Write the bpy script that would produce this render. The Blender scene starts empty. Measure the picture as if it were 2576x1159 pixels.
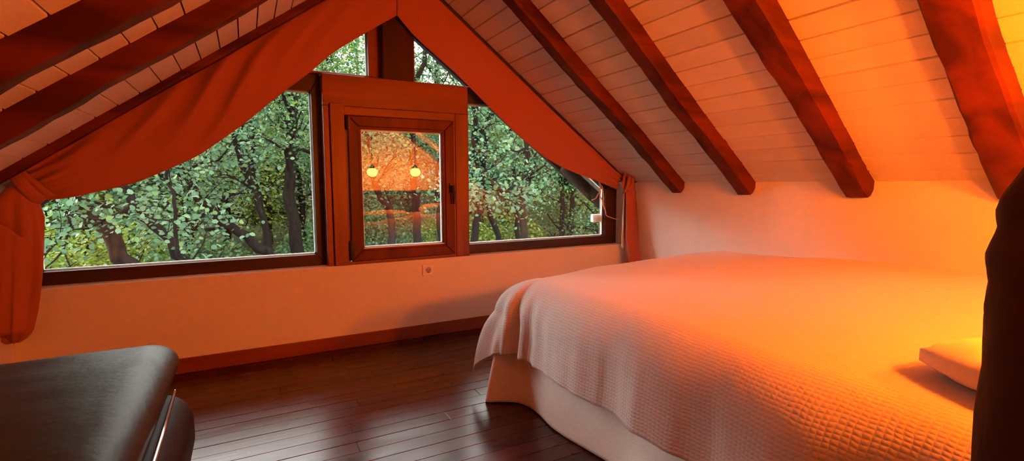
import bpy, bmesh, math, random
import numpy as np
from mathutils import Vector, Matrix, noise as mnoise
random.seed(7)
S = bpy.context.scene
C = S.collection
PI = math.pi
rng = np.random.default_rng(11)

# ------------------------------------------------------------------ helpers
def new_obj(name, verts, faces, mat, parent=None, smooth=False, uvs=None):
    me = bpy.data.meshes.new(name)
    me.from_pydata([tuple(v) for v in verts], [], [tuple(f) for f in faces])
    me.update()
    if smooth:
        me.polygons.foreach_set('use_smooth', [True] * len(me.polygons))
    if uvs is not None:
        uv = me.uv_layers.new(name='UVMap')
        arr = np.array([uvs[l.vertex_index] for l in me.loops], dtype=np.float32).ravel()
        uv.data.foreach_set('uv', arr)
    o = bpy.data.objects.new(name, me)
    C.objects.link(o)
    if mat:
        me.materials.append(mat)
    if parent:
        o.parent = parent
        o.matrix_parent_inverse = Matrix.Translation(parent.location).inverted() if parent.parent is None else Matrix.Translation(-parent.matrix_world.translation)
    return o

class MB:
    """collects simple solids into one mesh"""
    def __init__(self):
        self.v = []; self.f = []
    def poly(self, pts, faces):
        n = len(self.v)
        self.v += [tuple(p) for p in pts]
        self.f += [tuple(n + i for i in f) for f in faces]
        return self
    def box(self, x0, x1, y0, y1, z0, z1):
        return self.poly([(x0,y0,z0),(x1,y0,z0),(x1,y1,z0),(x0,y1,z0),(x0,y0,z1),(x1,y0,z1),(x1,y1,z1),(x0,y1,z1)],
                         [(0,3,2,1),(4,5,6,7),(0,1,5,4),(1,2,6,5),(2,3,7,6),(3,0,4,7)])
    def prism_xz(self, pts, y0, y1):
        """polygon in x,z extruded along y"""
        n = len(pts)
        v = [(p[0], y0, p[1]) for p in pts] + [(p[0], y1, p[1]) for p in pts]
        f = [tuple(range(n)), tuple(range(2*n-1, n-1, -1))]
        for i in range(n):
            j = (i+1) % n
            f.append((i, i+n, j+n, j))
        return self.poly(v, f)
    def tube(self, pts, r, n=8, cap=True):
        pts = [Vector(p) for p in pts]
        rs = r if hasattr(r, '__len__') else [r]*len(pts)
        base = len(self.v); up = None
        for i, p in enumerate(pts):
            t = (pts[min(i+1,len(pts)-1)] - pts[max(i-1,0)]).normalized()
            if up is None:
                up = Vector((0,0,1)) if abs(t.z) < .9 else Vector((1,0,0))
            a = t.cross(up).normalized(); b = a.cross(t).normalized(); up = b
            for k in range(n):
                th = 2*PI*k/n
                self.v.append(tuple(p + (a*math.cos(th) + b*math.sin(th))*rs[i]))
        for i in range(len(pts)-1):
            for k in range(n):
                a0 = base+i*n+k; a1 = base+i*n+(k+1)%n
                self.f.append((a0, a1, a1+n, a0+n))
        if cap:
            self.f.append(tuple(base+k for k in range(n-1,-1,-1)))
            e = base+(len(pts)-1)*n
            self.f.append(tuple(e+k for k in range(n)))
        return self
    def lathe(self, prof, c=(0,0,0), axis='z', n=24):
        base = len(self.v)
        for (r, h) in prof:
            for k in range(n):
                th = 2*PI*k/n
                if axis == 'z': p = (c[0]+r*math.cos(th), c[1]+r*math.sin(th), c[2]+h)
                else: p = (c[0]+r*math.cos(th), c[1]+h, c[2]+r*math.sin(th))
                self.v.append(p)
        for i in range(len(prof)-1):
            for k in range(n):
                a0 = base+i*n+k; a1 = base+i*n+(k+1)%n
                self.f.append((a0, a1, a1+n, a0+n))
        self.f.append(tuple(base+k for k in range(n-1,-1,-1)))
        e = base+(len(prof)-1)*n
        self.f.append(tuple(e+k for k in range(n)))
        return self
    def build(self, name, mat, parent=None, smooth=False, bevel=0, seg=2):
        o = new_obj(name, self.v, self.f, mat, parent, smooth)
        if bevel:
            m = o.modifiers.new('bevel', 'BEVEL'); m.width = bevel; m.segments = seg; m.limit_method = 'ANGLE'
        return o

def tag(o, label=None, cat=None, group=None, kind=None):
    if label: o['label'] = label
    if cat: o['category'] = cat
    if group: o['group'] = group
    if kind: o['kind'] = kind
    return o

def empty(name, loc, label=None, cat=None, group=None, kind=None):
    o = bpy.data.objects.new(name, None)
    o.location = loc; o.empty_display_size = .1
    C.objects.link(o)
    return tag(o, label, cat, group, kind)

def struct(o):
    o['kind'] = 'structure'
    return o

def lerp_path(pts, n):
    """resample polyline at n evenly spaced points"""
    P = np.array(pts, float)
    d = np.r_[0, np.cumsum(np.linalg.norm(np.diff(P, axis=0), axis=1))]
    s = np.linspace(0, d[-1], n)
    return np.stack([np.interp(s, d, P[:, k]) for k in range(P.shape[1])], 1)

def smooth_path(pts, n, it=3):
    P = lerp_path(pts, n)
    for _ in range(it):
        Q = P.copy(); Q[1:-1] = (P[:-2] + 2*P[1:-1] + P[2:]) / 4; P = Q
    return P

def nz(x, y=0, z=0):
    return mnoise.noise(Vector((x, y, z)))

# ------------------------------------------------------------------ materials
def mat_new(name):
    m = bpy.data.materials.new(name); m.use_nodes = True
    nt = m.node_tree; nt.nodes.clear()
    out = nt.nodes.new('ShaderNodeOutputMaterial')
    return m, nt, out

def N(nt, typ, **kw):
    n = nt.nodes.new(typ)
    for k, v in kw.items():
        if k.startswith('i_'):
            n.inputs[k[2:].replace('_', ' ')].default_value = v
        else:
            setattr(n, k, v)
    return n

def ramp(nt, stops):
    r = nt.nodes.new('ShaderNodeValToRGB')
    e = r.color_ramp.elements
    while len(e) < len(stops): e.new(.5)
    for i, (p, c) in enumerate(stops):
        e[i].position = p; e[i].color = (*c, 1)
    return r

def principled(name, color, rough=.6, spec=.5, noise_scale=0, noise_amt=.15, bump=0, bump_scale=40, stretch=(1,1,1), metallic=0, sheen=0, color2=None, coat=0):
    m, nt, out = mat_new(name)
    b = N(nt, 'ShaderNodeBsdfPrincipled')
    b.inputs['Base Color'].default_value = (*color, 1)
    b.inputs['Roughness'].default_value = rough
    b.inputs['Specular IOR Level'].default_value = spec
    b.inputs['Metallic'].default_value = metallic
    b.inputs['Sheen Weight'].default_value = sheen
    b.inputs['Coat Weight'].default_value = coat
    nt.links.new(b.outputs[0], out.inputs[0])
    tc = N(nt, 'ShaderNodeTexCoord'); mp = N(nt, 'ShaderNodeMapping')
    mp.inputs['Scale'].default_value = stretch
    nt.links.new(tc.outputs['Object'], mp.inputs['Vector'])
    if noise_scale:
        n = N(nt, 'ShaderNodeTexNoise'); n.inputs['Scale'].default_value = noise_scale; n.inputs['Detail'].default_value = 6
        nt.links.new(mp.outputs[0], n.inputs['Vector'])
        c2 = color2 or tuple(c*(1-noise_amt*2) for c in color)
        r = ramp(nt, [(.3, c2), (.7, color)])
        nt.links.new(n.outputs['Fac'], r.inputs[0]); nt.links.new(r.outputs[0], b.inputs['Base Color'])
    if bump:
        n = N(nt, 'ShaderNodeTexNoise'); n.inputs['Scale'].default_value = bump_scale; n.inputs['Detail'].default_value = 5
        nt.links.new(mp.outputs[0], n.inputs['Vector'])
        bp = N(nt, 'ShaderNodeBump'); bp.inputs['Strength'].default_value = bump; bp.inputs['Distance'].default_value = .01
        nt.links.new(n.outputs['Fac'], bp.inputs['Height']); nt.links.new(bp.outputs[0], b.inputs['Normal'])
    return m

def wood_mat(name, dark, light, axis='x', rough=.35, scale=9, per_island=False, spec=.4, bump=.25):
    m, nt, out = mat_new(name)
    b = N(nt, 'ShaderNodeBsdfPrincipled'); b.inputs['Roughness'].default_value = rough; b.inputs['Specular IOR Level'].default_value = spec
    nt.links.new(b.outputs[0], out.inputs[0])
    tc = N(nt, 'ShaderNodeTexCoord'); mp = N(nt, 'ShaderNodeMapping')
    st = {'x': (.12, 1, 1), 'y': (1, .12, 1), 'z': (1, 1, .12)}[axis]
    mp.inputs['Scale'].default_value = st
    nt.links.new(tc.outputs['Object'], mp.inputs['Vector'])
    vec = mp.outputs[0]
    g = None
    if per_island:
        g = N(nt, 'ShaderNodeNewGeometry')
        ad = N(nt, 'ShaderNodeVectorMath', operation='ADD')
        cx = N(nt, 'ShaderNodeCombineXYZ'); mu = N(nt, 'ShaderNodeMath', operation='MULTIPLY'); mu.inputs[1].default_value = 37
        nt.links.new(g.outputs['Random Per Island'], mu.inputs[0])
        nt.links.new(mu.outputs[0], cx.inputs[0]); nt.links.new(mu.outputs[0], cx.inputs[2])
        nt.links.new(vec, ad.inputs[0]); nt.links.new(cx.outputs[0], ad.inputs[1]); vec = ad.outputs[0]
    n = N(nt, 'ShaderNodeTexNoise'); n.inputs['Scale'].default_value = scale; n.inputs['Detail'].default_value = 8; n.inputs['Distortion'].default_value = .6
    nt.links.new(vec, n.inputs['Vector'])
    r = ramp(nt, [(.36, dark), (.66, light)])
    nt.links.new(n.outputs['Fac'], r.inputs[0])
    col = r.outputs[0]
    if per_island:
        hs = N(nt, 'ShaderNodeHueSaturation')
        mr = N(nt, 'ShaderNodeMapRange'); mr.inputs['To Min'].default_value = .94; mr.inputs['To Max'].default_value = 1.05
        nt.links.new(g.outputs['Random Per Island'], mr.inputs[0]); nt.links.new(mr.outputs[0], hs.inputs['Value'])
        nt.links.new(col, hs.inputs['Color']); col = hs.outputs[0]
    nt.links.new(col, b.inputs['Base Color'])
    bp = N(nt, 'ShaderNodeBump'); bp.inputs['Strength'].default_value = bump; bp.inputs['Distance'].default_value = .004
    nt.links.new(n.outputs['Fac'], bp.inputs['Height']); nt.links.new(bp.outputs[0], b.inputs['Normal'])
    return m

M = {}
M['plaster'] = principled('plaster_white', (.78, .74, .70), .8, .2, 3, .03, .25, 14)
M['plaster_rough'] = principled('plaster_rough', (.82, .79, .76), .85, .2, 4, .04, .5, 9)
M['boards'] = wood_mat('ceiling_boards', (.69, .63, .57), (.75, .69, .63), 'y', .55, 6, True, .3, .12)
M['board_gap'] = principled('board_gap', (.10, .06, .04), .9)
M['rafter'] = wood_mat('rafter_wood', (.046, .008, .0055), (.132, .023, .014), 'x', .55, 7, False, .12, .5)
M['frame'] = wood_mat('window_wood', (.082, .0125, .008), (.150, .0215, .013), 'z', .45, 8, False, .2, .2)
M['frame_x'] = wood_mat('window_wood_level', (.15, .034, .017), (.24, .055, .028), 'x', .4, 7, False, .4, .3)
M['frame_v'] = wood_mat('window_wood_upright', (.13, .028, .014), (.24, .055, .028), 'z', .4, 7, False, .4, .3)
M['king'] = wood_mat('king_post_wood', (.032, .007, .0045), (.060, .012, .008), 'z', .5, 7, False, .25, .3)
M['frame_dark'] = wood_mat('frame_dark', (.030, .009, .007), (.055, .016, .011), 'x', .4, 7, False, .4, .2)
M['base'] = wood_mat('baseboard_wood', (.16, .034, .016), (.25, .055, .026), 'x', .45, 8, False, .35, .2)
M['spacer'] = principled('spacer', (.62, .62, .60), .4, .5)
M['metal_dark'] = principled('dark_metal', (.03, .022, .02), .3, .5, metallic=.6)
M['plastic_white'] = principled('white_plastic', (.78, .76, .72), .35, .5)
M['plastic_hole'] = principled('socket_hole', (.02, .015, .01), .8)
M['cord'] = principled('cord', (.72, .62, .55), .6)
M['post'] = principled('post_bark', (.055, .018, .011), .75, .25, 7, .25, .8, 12, (1,1,.4))
M['leather'] = principled('black_leather', (.019, .015, .011), .44, .25, 5, .15, .18, 30)
M['leather_side'] = principled('dark_shell', (.014, .010, .009), .55, .15)
M['chrome'] = principled('chrome', (.72, .72, .74), .18, .5, metallic=1)
M['skirt'] = principled('bed_skirt', (.80, .74, .68), .9, .1, 30, .03, .15, 120, sheen=.2)
M['mattress'] = principled('mattress', (.7, .66, .6), .9, .1)
M['pillow'] = principled('pillow_linen', (.74, .66, .58), .85, .15, 25, .03, .15, 60, sheen=.2)
M['headboard'] = wood_mat('headboard_wood', (.05, .013, .008), (.10, .026, .014), 'x', .4, 6)
M['bark'] = principled('bark', (.009, .0075, .0065), .95, .03, 14, .3, .8, 30, (1,1,.35))
M['bark_brown'] = principled('bark_brown', (.019, .0115, .0085), .95, .03, 12, .3, .8, 28, (1,1,.35))
M['eave'] = principled('eave_board', (.012, .009, .007), .9, .02, 5, .15, .2, 20)
M['soil'] = principled('forest_soil', (.055, .065, .028), 1, .02, 2.2, .25, .5, 8, color2=(.035, .032, .020))

# floor: dark red-brown varnished planks
def floor_material():
    m, nt, out = mat_new('floor_planks')
    b = N(nt, 'ShaderNodeBsdfPrincipled'); b.inputs['Specular IOR Level'].default_value = .42
    nt.links.new(b.outputs[0], out.inputs[0])
    tc = N(nt, 'ShaderNodeTexCoord'); g = N(nt, 'ShaderNodeNewGeometry')
    mp = N(nt, 'ShaderNodeMapping'); mp.inputs['Scale'].default_value = (.8, 9, 9)
    nt.links.new(tc.outputs['Object'], mp.inputs['Vector'])
    n = N(nt, 'ShaderNodeTexNoise'); n.inputs['Scale'].default_value = 3.5; n.inputs['Detail'].default_value = 7
    nt.links.new(mp.outputs[0], n.inputs['Vector'])
    r = ramp(nt, [(.3, (.026, .0052, .0042)), (.7, (.060, .0125, .010))])
    nt.links.new(n.outputs['Fac'], r.inputs[0])
    hs = N(nt, 'ShaderNodeHueSaturation'); mr = N(nt, 'ShaderNodeMapRange'); mr.inputs['To Min'].default_value = .7; mr.inputs['To Max'].default_value = 1.3
    nt.links.new(g.outputs['Random Per Island'], mr.inputs[0]); nt.links.new(mr.outputs[0], hs.inputs['Value'])
    nt.links.new(r.outputs[0], hs.inputs['Color']); nt.links.new(hs.outputs[0], b.inputs['Base Color'])
    n2 = N(nt, 'ShaderNodeTexNoise'); n2.inputs['Scale'].default_value = 2.0; n2.inputs['Detail'].default_value = 4
    mp2 = N(nt, 'ShaderNodeMapping'); mp2.inputs['Scale'].default_value = (1, 4, 1)
    nt.links.new(tc.outputs['Object'], mp2.inputs['Vector']); nt.links.new(mp2.outputs[0], n2.inputs['Vector'])
    r2 = N(nt, 'ShaderNodeMapRange'); r2.inputs['To Min'].default_value = .16; r2.inputs['To Max'].default_value = .42
    nt.links.new(n2.outputs['Fac'], r2.inputs[0]); nt.links.new(r2.outputs[0], b.inputs['Roughness'])
    bp = N(nt, 'ShaderNodeBump'); bp.inputs['Strength'].default_value = .12; bp.inputs['Distance'].default_value = .003
    nt.links.new(n.outputs['Fac'], bp.inputs['Height']); nt.links.new(bp.outputs[0], b.inputs['Normal'])
    return m
M['floor'] = floor_material()

# clear window glass: reflects by angle, lets the rest through
def glass_material(name, boost):
    m, nt, out = mat_new(name)
    fr = N(nt, 'ShaderNodeFresnel'); fr.inputs['IOR'].default_value = boost
    tr = N(nt, 'ShaderNodeBsdfTransparent'); tr.inputs[0].default_value = (.93, .95, .93, 1)
    gl = N(nt, 'ShaderNodeBsdfGlossy'); gl.inputs['Roughness'].default_value = 0.0
    mx = N(nt, 'ShaderNodeMixShader')
    nt.links.new(fr.outputs[0], mx.inputs[0]); nt.links.new(tr.outputs[0], mx.inputs[1]); nt.links.new(gl.outputs[0], mx.inputs[2])
    nt.links.new(mx.outputs[0], out.inputs[0])
    return m
M['glass'] = glass_material('window_glass', 1.5)
M['glass_double'] = glass_material('double_glazing', 1.72)

# cloth for the curtains: terracotta, a little light passes through
def curtain_material():
    m, nt, out = mat_new('curtain_cloth')
    d = N(nt, 'ShaderNodeBsdfPrincipled'); d.inputs['Base Color'].default_value = (.44, .138, .095, 1); d.inputs['Roughness'].default_value = .9
    d.inputs['Specular IOR Level'].default_value = .1; d.inputs['Sheen Weight'].default_value = .15
    t = N(nt, 'ShaderNodeBsdfTranslucent'); t.inputs[0].default_value = (.6, .26, .18, 1)
    mx = N(nt, 'ShaderNodeMixShader'); mx.inputs[0].default_value = .16
    nt.links.new(d.outputs[0], mx.inputs[1]); nt.links.new(t.outputs[0], mx.inputs[2]); nt.links.new(mx.outputs[0], out.inputs[0])
    tc = N(nt, 'ShaderNodeTexCoord'); n = N(nt, 'ShaderNodeTexNoise'); n.inputs['Scale'].default_value = 90
    bp = N(nt, 'ShaderNodeBump'); bp.inputs['Strength'].default_value = .12; bp.inputs['Distance'].default_value = .003
    nt.links.new(tc.outputs['Object'], n.inputs['Vector']); nt.links.new(n.outputs[0], bp.inputs['Height']); nt.links.new(bp.outputs[0], d.inputs['Normal'])
    return m
M['curtain'] = curtain_material()
M['lining'] = principled('curtain_lining', (.74, .68, .62), .9, .1, sheen=.1)

# waffle-weave bedspread: pattern follows the cloth (UV in metres)
def spread_material():
    m, nt, out = mat_new('waffle_bedspread')
    b = N(nt, 'ShaderNodeBsdfPrincipled'); b.inputs['Base Color'].default_value = (.53, .465, .44, 1); b.inputs['Roughness'].default_value = .85
    b.inputs['Specular IOR Level'].default_value = .15; b.inputs['Sheen Weight'].default_value = .25
    nt.links.new(b.outputs[0], out.inputs[0])
    uv = N(nt, 'ShaderNodeUVMap')
    nw = N(nt, 'ShaderNodeTexNoise'); nw.inputs['Scale'].default_value = 14; nw.inputs['Detail'].default_value = 2
    nt.links.new(uv.outputs[0], nw.inputs['Vector'])
    sb = N(nt, 'ShaderNodeVectorMath', operation='SUBTRACT'); sb.inputs[1].default_value = (.5, .5, .5)
    sc = N(nt, 'ShaderNodeVectorMath', operation='SCALE'); sc.inputs['Scale'].default_value = .018
    ad = N(nt, 'ShaderNodeVectorMath', operation='ADD')
    nt.links.new(nw.outputs['Color'], sb.inputs[0]); nt.links.new(sb.outputs[0], sc.inputs[0])
    nt.links.new(uv.outputs[0], ad.inputs[0]); nt.links.new(sc.outputs[0], ad.inputs[1])
    sp = N(nt, 'ShaderNodeSeparateXYZ'); nt.links.new(ad.outputs[0], sp.inputs[0])
    outs = []
    for ax, per in ((0, .026), (1, .034)):
        mu = N(nt, 'ShaderNodeMath', operation='MULTIPLY'); mu.inputs[1].default_value = 2*PI/per
        si = N(nt, 'ShaderNodeMath', operation='SINE'); ab = N(nt, 'ShaderNodeMath', operation='ABSOLUTE')
        nt.links.new(sp.outputs[ax], mu.inputs[0]); nt.links.new(mu.outputs[0], si.inputs[0]); nt.links.new(si.outputs[0], ab.inputs[0])
        outs.append(ab)
    pr = N(nt, 'ShaderNodeMath', operation='MULTIPLY')
    nt.links.new(outs[0].outputs[0], pr.inputs[0]); nt.links.new(outs[1].outputs[0], pr.inputs[1])
    n3 = N(nt, 'ShaderNodeTexNoise'); n3.inputs['Scale'].default_value = 55; n3.inputs['Detail'].default_value = 3
    nt.links.new(uv.outputs[0], n3.inputs['Vector'])
    a2 = N(nt, 'ShaderNodeMath', operation='ADD'); nt.links.new(pr.outputs[0], a2.inputs[0]); nt.links.new(n3.outputs[0], a2.inputs[1])
    bp = N(nt, 'ShaderNodeBump'); bp.inputs['Strength'].default_value = .34; bp.inputs['Distance'].default_value = .004
    nt.links.new(a2.outputs[0], bp.inputs['Height']); nt.links.new(bp.outputs[0], b.inputs['Normal'])
    return m
M['spread'] = spread_material()

def leaf_material(name, stops, trans=.3):
    m, nt, out = mat_new(name)
    g = N(nt, 'ShaderNodeNewGeometry')
    r = ramp(nt, stops)
    nt.links.new(g.outputs['Random Per Island'], r.inputs[0])
    d = N(nt, 'ShaderNodeBsdfPrincipled'); d.inputs['Roughness'].default_value = .55; d.inputs['Specular IOR Level'].default_value = .10
    t = N(nt, 'ShaderNodeBsdfTranslucent')
    hs = N(nt, 'ShaderNodeHueSaturation'); hs.inputs['Saturation'].default_value = 1.25; hs.inputs['Value'].default_value = 1.3
    mx = N(nt, 'ShaderNodeMixShader'); mx.inputs[0].default_value = trans
    nt.links.new(r.outputs[0], d.inputs['Base Color']); nt.links.new(r.outputs[0], hs.inputs['Color']); nt.links.new(hs.outputs[0], t.inputs[0])
    nt.links.new(d.outputs[0], mx.inputs[1]); nt.links.new(t.outputs[0], mx.inputs[2]); nt.links.new(mx.outputs[0], out.inputs[0])
    return m
M['leaf'] = leaf_material('oak_leaves', [(0, (0.018, 0.044, 0.016)), (.35, (0.032, 0.069, 0.027)), (.7, (0.046, 0.086, 0.039)), (1, (0.071, 0.100, 0.020))])
M['leaf_blue'] = leaf_material('blue_green_leaves', [(0, (0.022, 0.052, 0.027)), (.4, (0.040, 0.080, 0.044)), (.8, (0.059, 0.103, 0.060)), (1, (0.065, 0.098, 0.025))])
M['leaf_yellow'] = leaf_material('yellow_green_leaves', [(0, (0.051, 0.081, 0.014)), (.4, (0.089, 0.132, 0.022)), (.8, (0.123, 0.161, 0.027)), (1, (0.158, 0.171, 0.051))])

def bulb_material():
    m, nt, out = mat_new('lit_bulb')
    e = N(nt, 'ShaderNodeEmission'); e.inputs[0].default_value = (1, .148, .004, 1); e.inputs[1].default_value = BULB
    nt.links.new(e.outputs[0], out.inputs[0])
    return m
BULB = 615
M['bulb'] = bulb_material()

# ------------------------------------------------------------------ room shell
XL, XR, YN = -1.13, 3.06, -4.6          # left wall, right wall, near wall
EAVE, SL, XC = 1.14, .7416, .965        # ceiling height at the walls, slope, ridge x
ZR = EAVE + SL*(XR-XC)
def zceil(x): return ZR - SL*abs(x-XC)

# floor planks along x, one mesh
mb = MB()
y = .02; 
pitch = .0905
while y > YN:
    x = XL - .1 - random.random()*1.2
    while x < XR + .1:
        L = random.uniform(1.6, 2.6)
        x0, x1 = max(x, XL-.08), min(x+L, XR+.08)
        if x1 > x0 + .01:
            mb.box(x0+.0008, x1-.0008, y-pitch+.0016, y, -.03, random.uniform(-.0012, 0))
        x += L
    y -= pitch
fl = struct(mb.build('floor', M['floor'], bevel=.0015, seg=1))
sub = struct(MB().box(XL-.2, XR+.2, YN-.2, .3, -.14, -.031).build('floor_base', M['board_gap']))

# walls
wf = MB()
wf.box(XL-.1, XR+.1, 0, .25, -.03, .58)                       # low wall under the window
wf.prism_xz([(XR-.02, .58), (XR+.1, .58), (XR+.1, 1.2), (XR-.02, 1.2)], .11, .25)
wf.prism_xz([(XL-.1, .58), (XL+.055, .58), (XL+.055, 1.2), (XL-.1, 1.2)], .11, .25)
o = struct(wf.build('wall_far', M['plaster'], bevel=.004))
def plaster_face(name, fn, nu, nv, flip=False, amp=.006):
    vs = []; fs = []
    for j in range(nv+1):
        for i in range(nu+1):
            vs.append(fn(i/nu, j/nv))
    for j in range(nv):
        for i in range(nu):
            a = j*(nu+1)+i; q = (a, a+1, a+nu+2, a+nu+1)
            fs.append(q[::-1] if flip else q)
    return new_obj(name, vs, fs, M['plaster_rough'], smooth=True)
mbw = MB().box(XR+.012, XR+.14, YN, .25, -.03, 1.2)
wr = struct(mbw.build('wall_right', M['plaster_rough']))
def fr(u, v):
    yy = .24 + (YN-.24)*u; zz = -.02 + 1.20*v
    return (XR + .005*nz(yy*2.2, zz*2.2, 3) + .003*nz(yy*7, zz*7, 1), yy, zz)
nv_ = len(wr.data.vertices)
face = plaster_face('wall_right_face', fr, 160, 40, flip=False)
bm = bmesh.new(); bm.from_mesh(wr.data); bm.from_mesh(face.data); bm.to_mesh(wr.data); bm.free()
bpy.data.objects.remove(face)
struct(MB().box(XL-.12, XL, YN, .25, -.03, 1.2).build('wall_left', M['plaster']))
# near end: a partition behind the bed head, the room goes on behind the camera
YP = -3.72
struct(MB().prism_xz([(1.06, -.03), (XR+.1, -.03), (XR+.1, zceil(XR+.1)+.02), (1.06, zceil(1.06)+.02)], YP-.12, YP).build('wall_partition', M['plaster']))
struct(MB().prism_xz([(XL-.1, -.03), (XR+.1, -.03), (XR+.1, zceil(XR+.1)+.03), (XC, ZR+.03), (XL-.1, zceil(XL-.1)+.03)], YN-.12, YN).build('wall_near', M['plaster']))

# ceilings: boards along y on each slope, over a dark backing
RAFTER_R = [-.645, -1.265, -1.97, -2.645, -3.35, -4.0]
RAFTER_L = [-.12, -.965, -1.53, -2.25, -2.9, -3.55, -4.2]
def ceiling(name, side, joints):
    mb = MB(); W = .0965; gap = .0042
    half = XR - XC if side > 0 else XC - XL
    n = int(half/W)+2
    off = .025
    for i in range(-1, n):
        a = half - i*W + off; b_ = a - W
        a2, b2 = a-gap, b_+gap*.6
        if a2 < .0: break
        b2 = max(b2, 0)
        xa, xb = XC + side*a2, XC + side*b2
        za, zb = ZR - SL*a2, ZR - SL*b2
        cuts = [.26]
        jj = [j for j in joints if random.random() < .5]
        cuts += sorted(jj, reverse=True) + [YN]
        lift = random.uniform(0, .0025)
        for k in range(len(cuts)-1):
            y0, y1 = cuts[k]-.0015, cuts[k+1]+.0015
            P = [(xa,y0,za+lift),(xb,y0,zb+lift),(xb,y1,zb+lift),(xa,y1,za+lift)]
            T = [(p[0], p[1], p[2]+.016) for p in P]
            f = [(0,1,2,3),(7,6,5,4),(0,4,5,1),(1,5,6,2),(2,6,7,3),(3,7,4,0)]
            if side < 0: f = [q[::-1] for q in f]
            mb.poly(P+T, f)
    return struct(mb.build(name, M['boards'], bevel=.0012, seg=1))
ceiling('ceiling_right', 1, [r-.07 for r in RAFTER_R])
ceiling('ceiling_left', -1, [r-.04 for r in RAFTER_L])
h = .03
struct(MB().prism_xz([(XC, ZR+.0125), (XR+.35, zceil(XR+.35)+.0125), (XR+.35, zceil(XR+.35)+.13), (XC, ZR+.13), (XL-.35, zceil(XL-.35)+.13), (XL-.35, zceil(XL-.35)+.0125)], YN-.1, .66).build('roof', M['board_gap']))

# baseboard and small strips of the setting
struct(MB().box(XL+.01, XR-.005, -.016, -.0005, 0, .091).build('baseboard_far', M['base'], bevel=.003))
struct(MB().box(XR-.02, XR-.008, YP+.02, -.02, 0, .09).build('baseboard_right', M['base'], bevel=.003))

# ------------------------------------------------------------------ windows
YW = .10                                                   # face of the recessed frames
def slope_line(x, d): return zceil(x) - d
def window(name, poly_out, poly_in, mat, ybk=.19):
    """frame = ring between two matching polygons (x,z); pane fills the inner one"""
    n = len(poly_out)
    fmb = MB()
    for i in range(n):
        j = (i+1) % n
        a, b, c, d = poly_out[i], poly_out[j], poly_in[j], poly_in[i]
        fmb.prism_xz([a, b, c, d], YW, ybk)
    root = struct(fmb.build(name, mat, bevel=.004))
    pane = MB().prism_xz(poly_in, YW+.035, YW+.041).build('pane', M['glass'], root)
    sp = MB()
    cx = sum(p[0] for p in poly_in)/n; cz = sum(p[1] for p in poly_in)/n
    for i in range(n):
        j = (i+1) % n
        p0, p1 = Vector(poly_in[i]), Vector(poly_in[j])
        t = (p1-p0).normalized(); nn = Vector((-t.y, t.x))
        if nn.dot(Vector((cx, cz))-p0) < 0: nn = -nn
        w = .011
        sp.prism_xz([p0, p1, p1+nn*w, p0+nn*w], YW+.043, YW+.055)
    sp.build('glass_spacer', M['spacer'], root)
    return root
D_IN, D_OUT = .17, .035
def xs_at(z, d, side):       # x where the slope line at offset d reaches height z
    r = (ZR - d - z)/SL
    return XC + side*r
# window_1: the large left pane
window('window_1',
    [(-1.075, .58), (.470, .58), (.470, 1.87), (xs_at(1.87, D_OUT, -1), 1.87), (-1.075, slope_line(-1.075, D_OUT))],
    [(-1.030, .655), (.412, .655), (.412, 1.757), (xs_at(1.757, D_IN, -1), 1.757), (-1.030, slope_line(-1.030, D_IN))], M['frame_dark'])
# window_2: the right pane
window('window_2',
    [(1.47, .58), (3.035, .58), (3.035, slope_line(3.035, D_OUT)), (xs_at(1.87, D_OUT, 1), 1.87), (1.47, 1.87)],
    [(1.548, .655), (2.905, .655), (2.905, slope_line(2.905, D_IN)), (xs_at(1.757, D_IN, 1), 1.757), (1.548, 1.757)], M['frame_dark'])
# upper triangular panes either side of the king post
window('window_3',
    [(xs_at(1.872, D_OUT, -1), 1.872), (.888, 1.872), (.888, slope_line(.888, D_OUT))],
    [(xs_at(1.89, D_IN, -1), 1.89), (.797, 1.89), (.797, slope_line(.797, D_IN))], M['frame_x'])
window('window_4',
    [(1.088, 1.872), (xs_at(1.872, D_OUT, 1), 1.872), (1.088, slope_line(1.088, D_OUT))],
    [(1.131, 1.88), (xs_at(1.88, D_IN, 1), 1.88), (1.131, slope_line(1.131, D_IN))], M['frame_x'])
# ridge filler above the panes so that the gable is closed
struct(MB().prism_xz([(.80, 2.36), (1.13, 2.36), (1.13, zceil(1.13)), (XC, ZR), (.80, zceil(.80))], .11, .2).build('trim_1', M['frame_dark']))

# header beam, king post and side posts around the casement
def plank(name, x0, x1, y0, y1, z0, z1, mat, bev=.006):
    return struct(MB().box(x0, x1, y0, y1, z0, z1).build(name, mat, bevel=bev))
plank('trim_2', .470, 1.505, 0.0, .19, 1.655, 1.862, M['frame_x'])
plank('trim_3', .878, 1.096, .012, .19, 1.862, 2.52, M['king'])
tp = MB()
tp.box(.470, .508, .0, .19, .582, 1.655)
tp.box(1.398, 1.505, -.004, .19, .582, 1.655)
struct(tp.build('trim_4', M['frame_v'], bevel=.005))
plank('trim_5', .512, .606, -.018, .19, .582, 1.672, M['frame_v'], .004)

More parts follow.
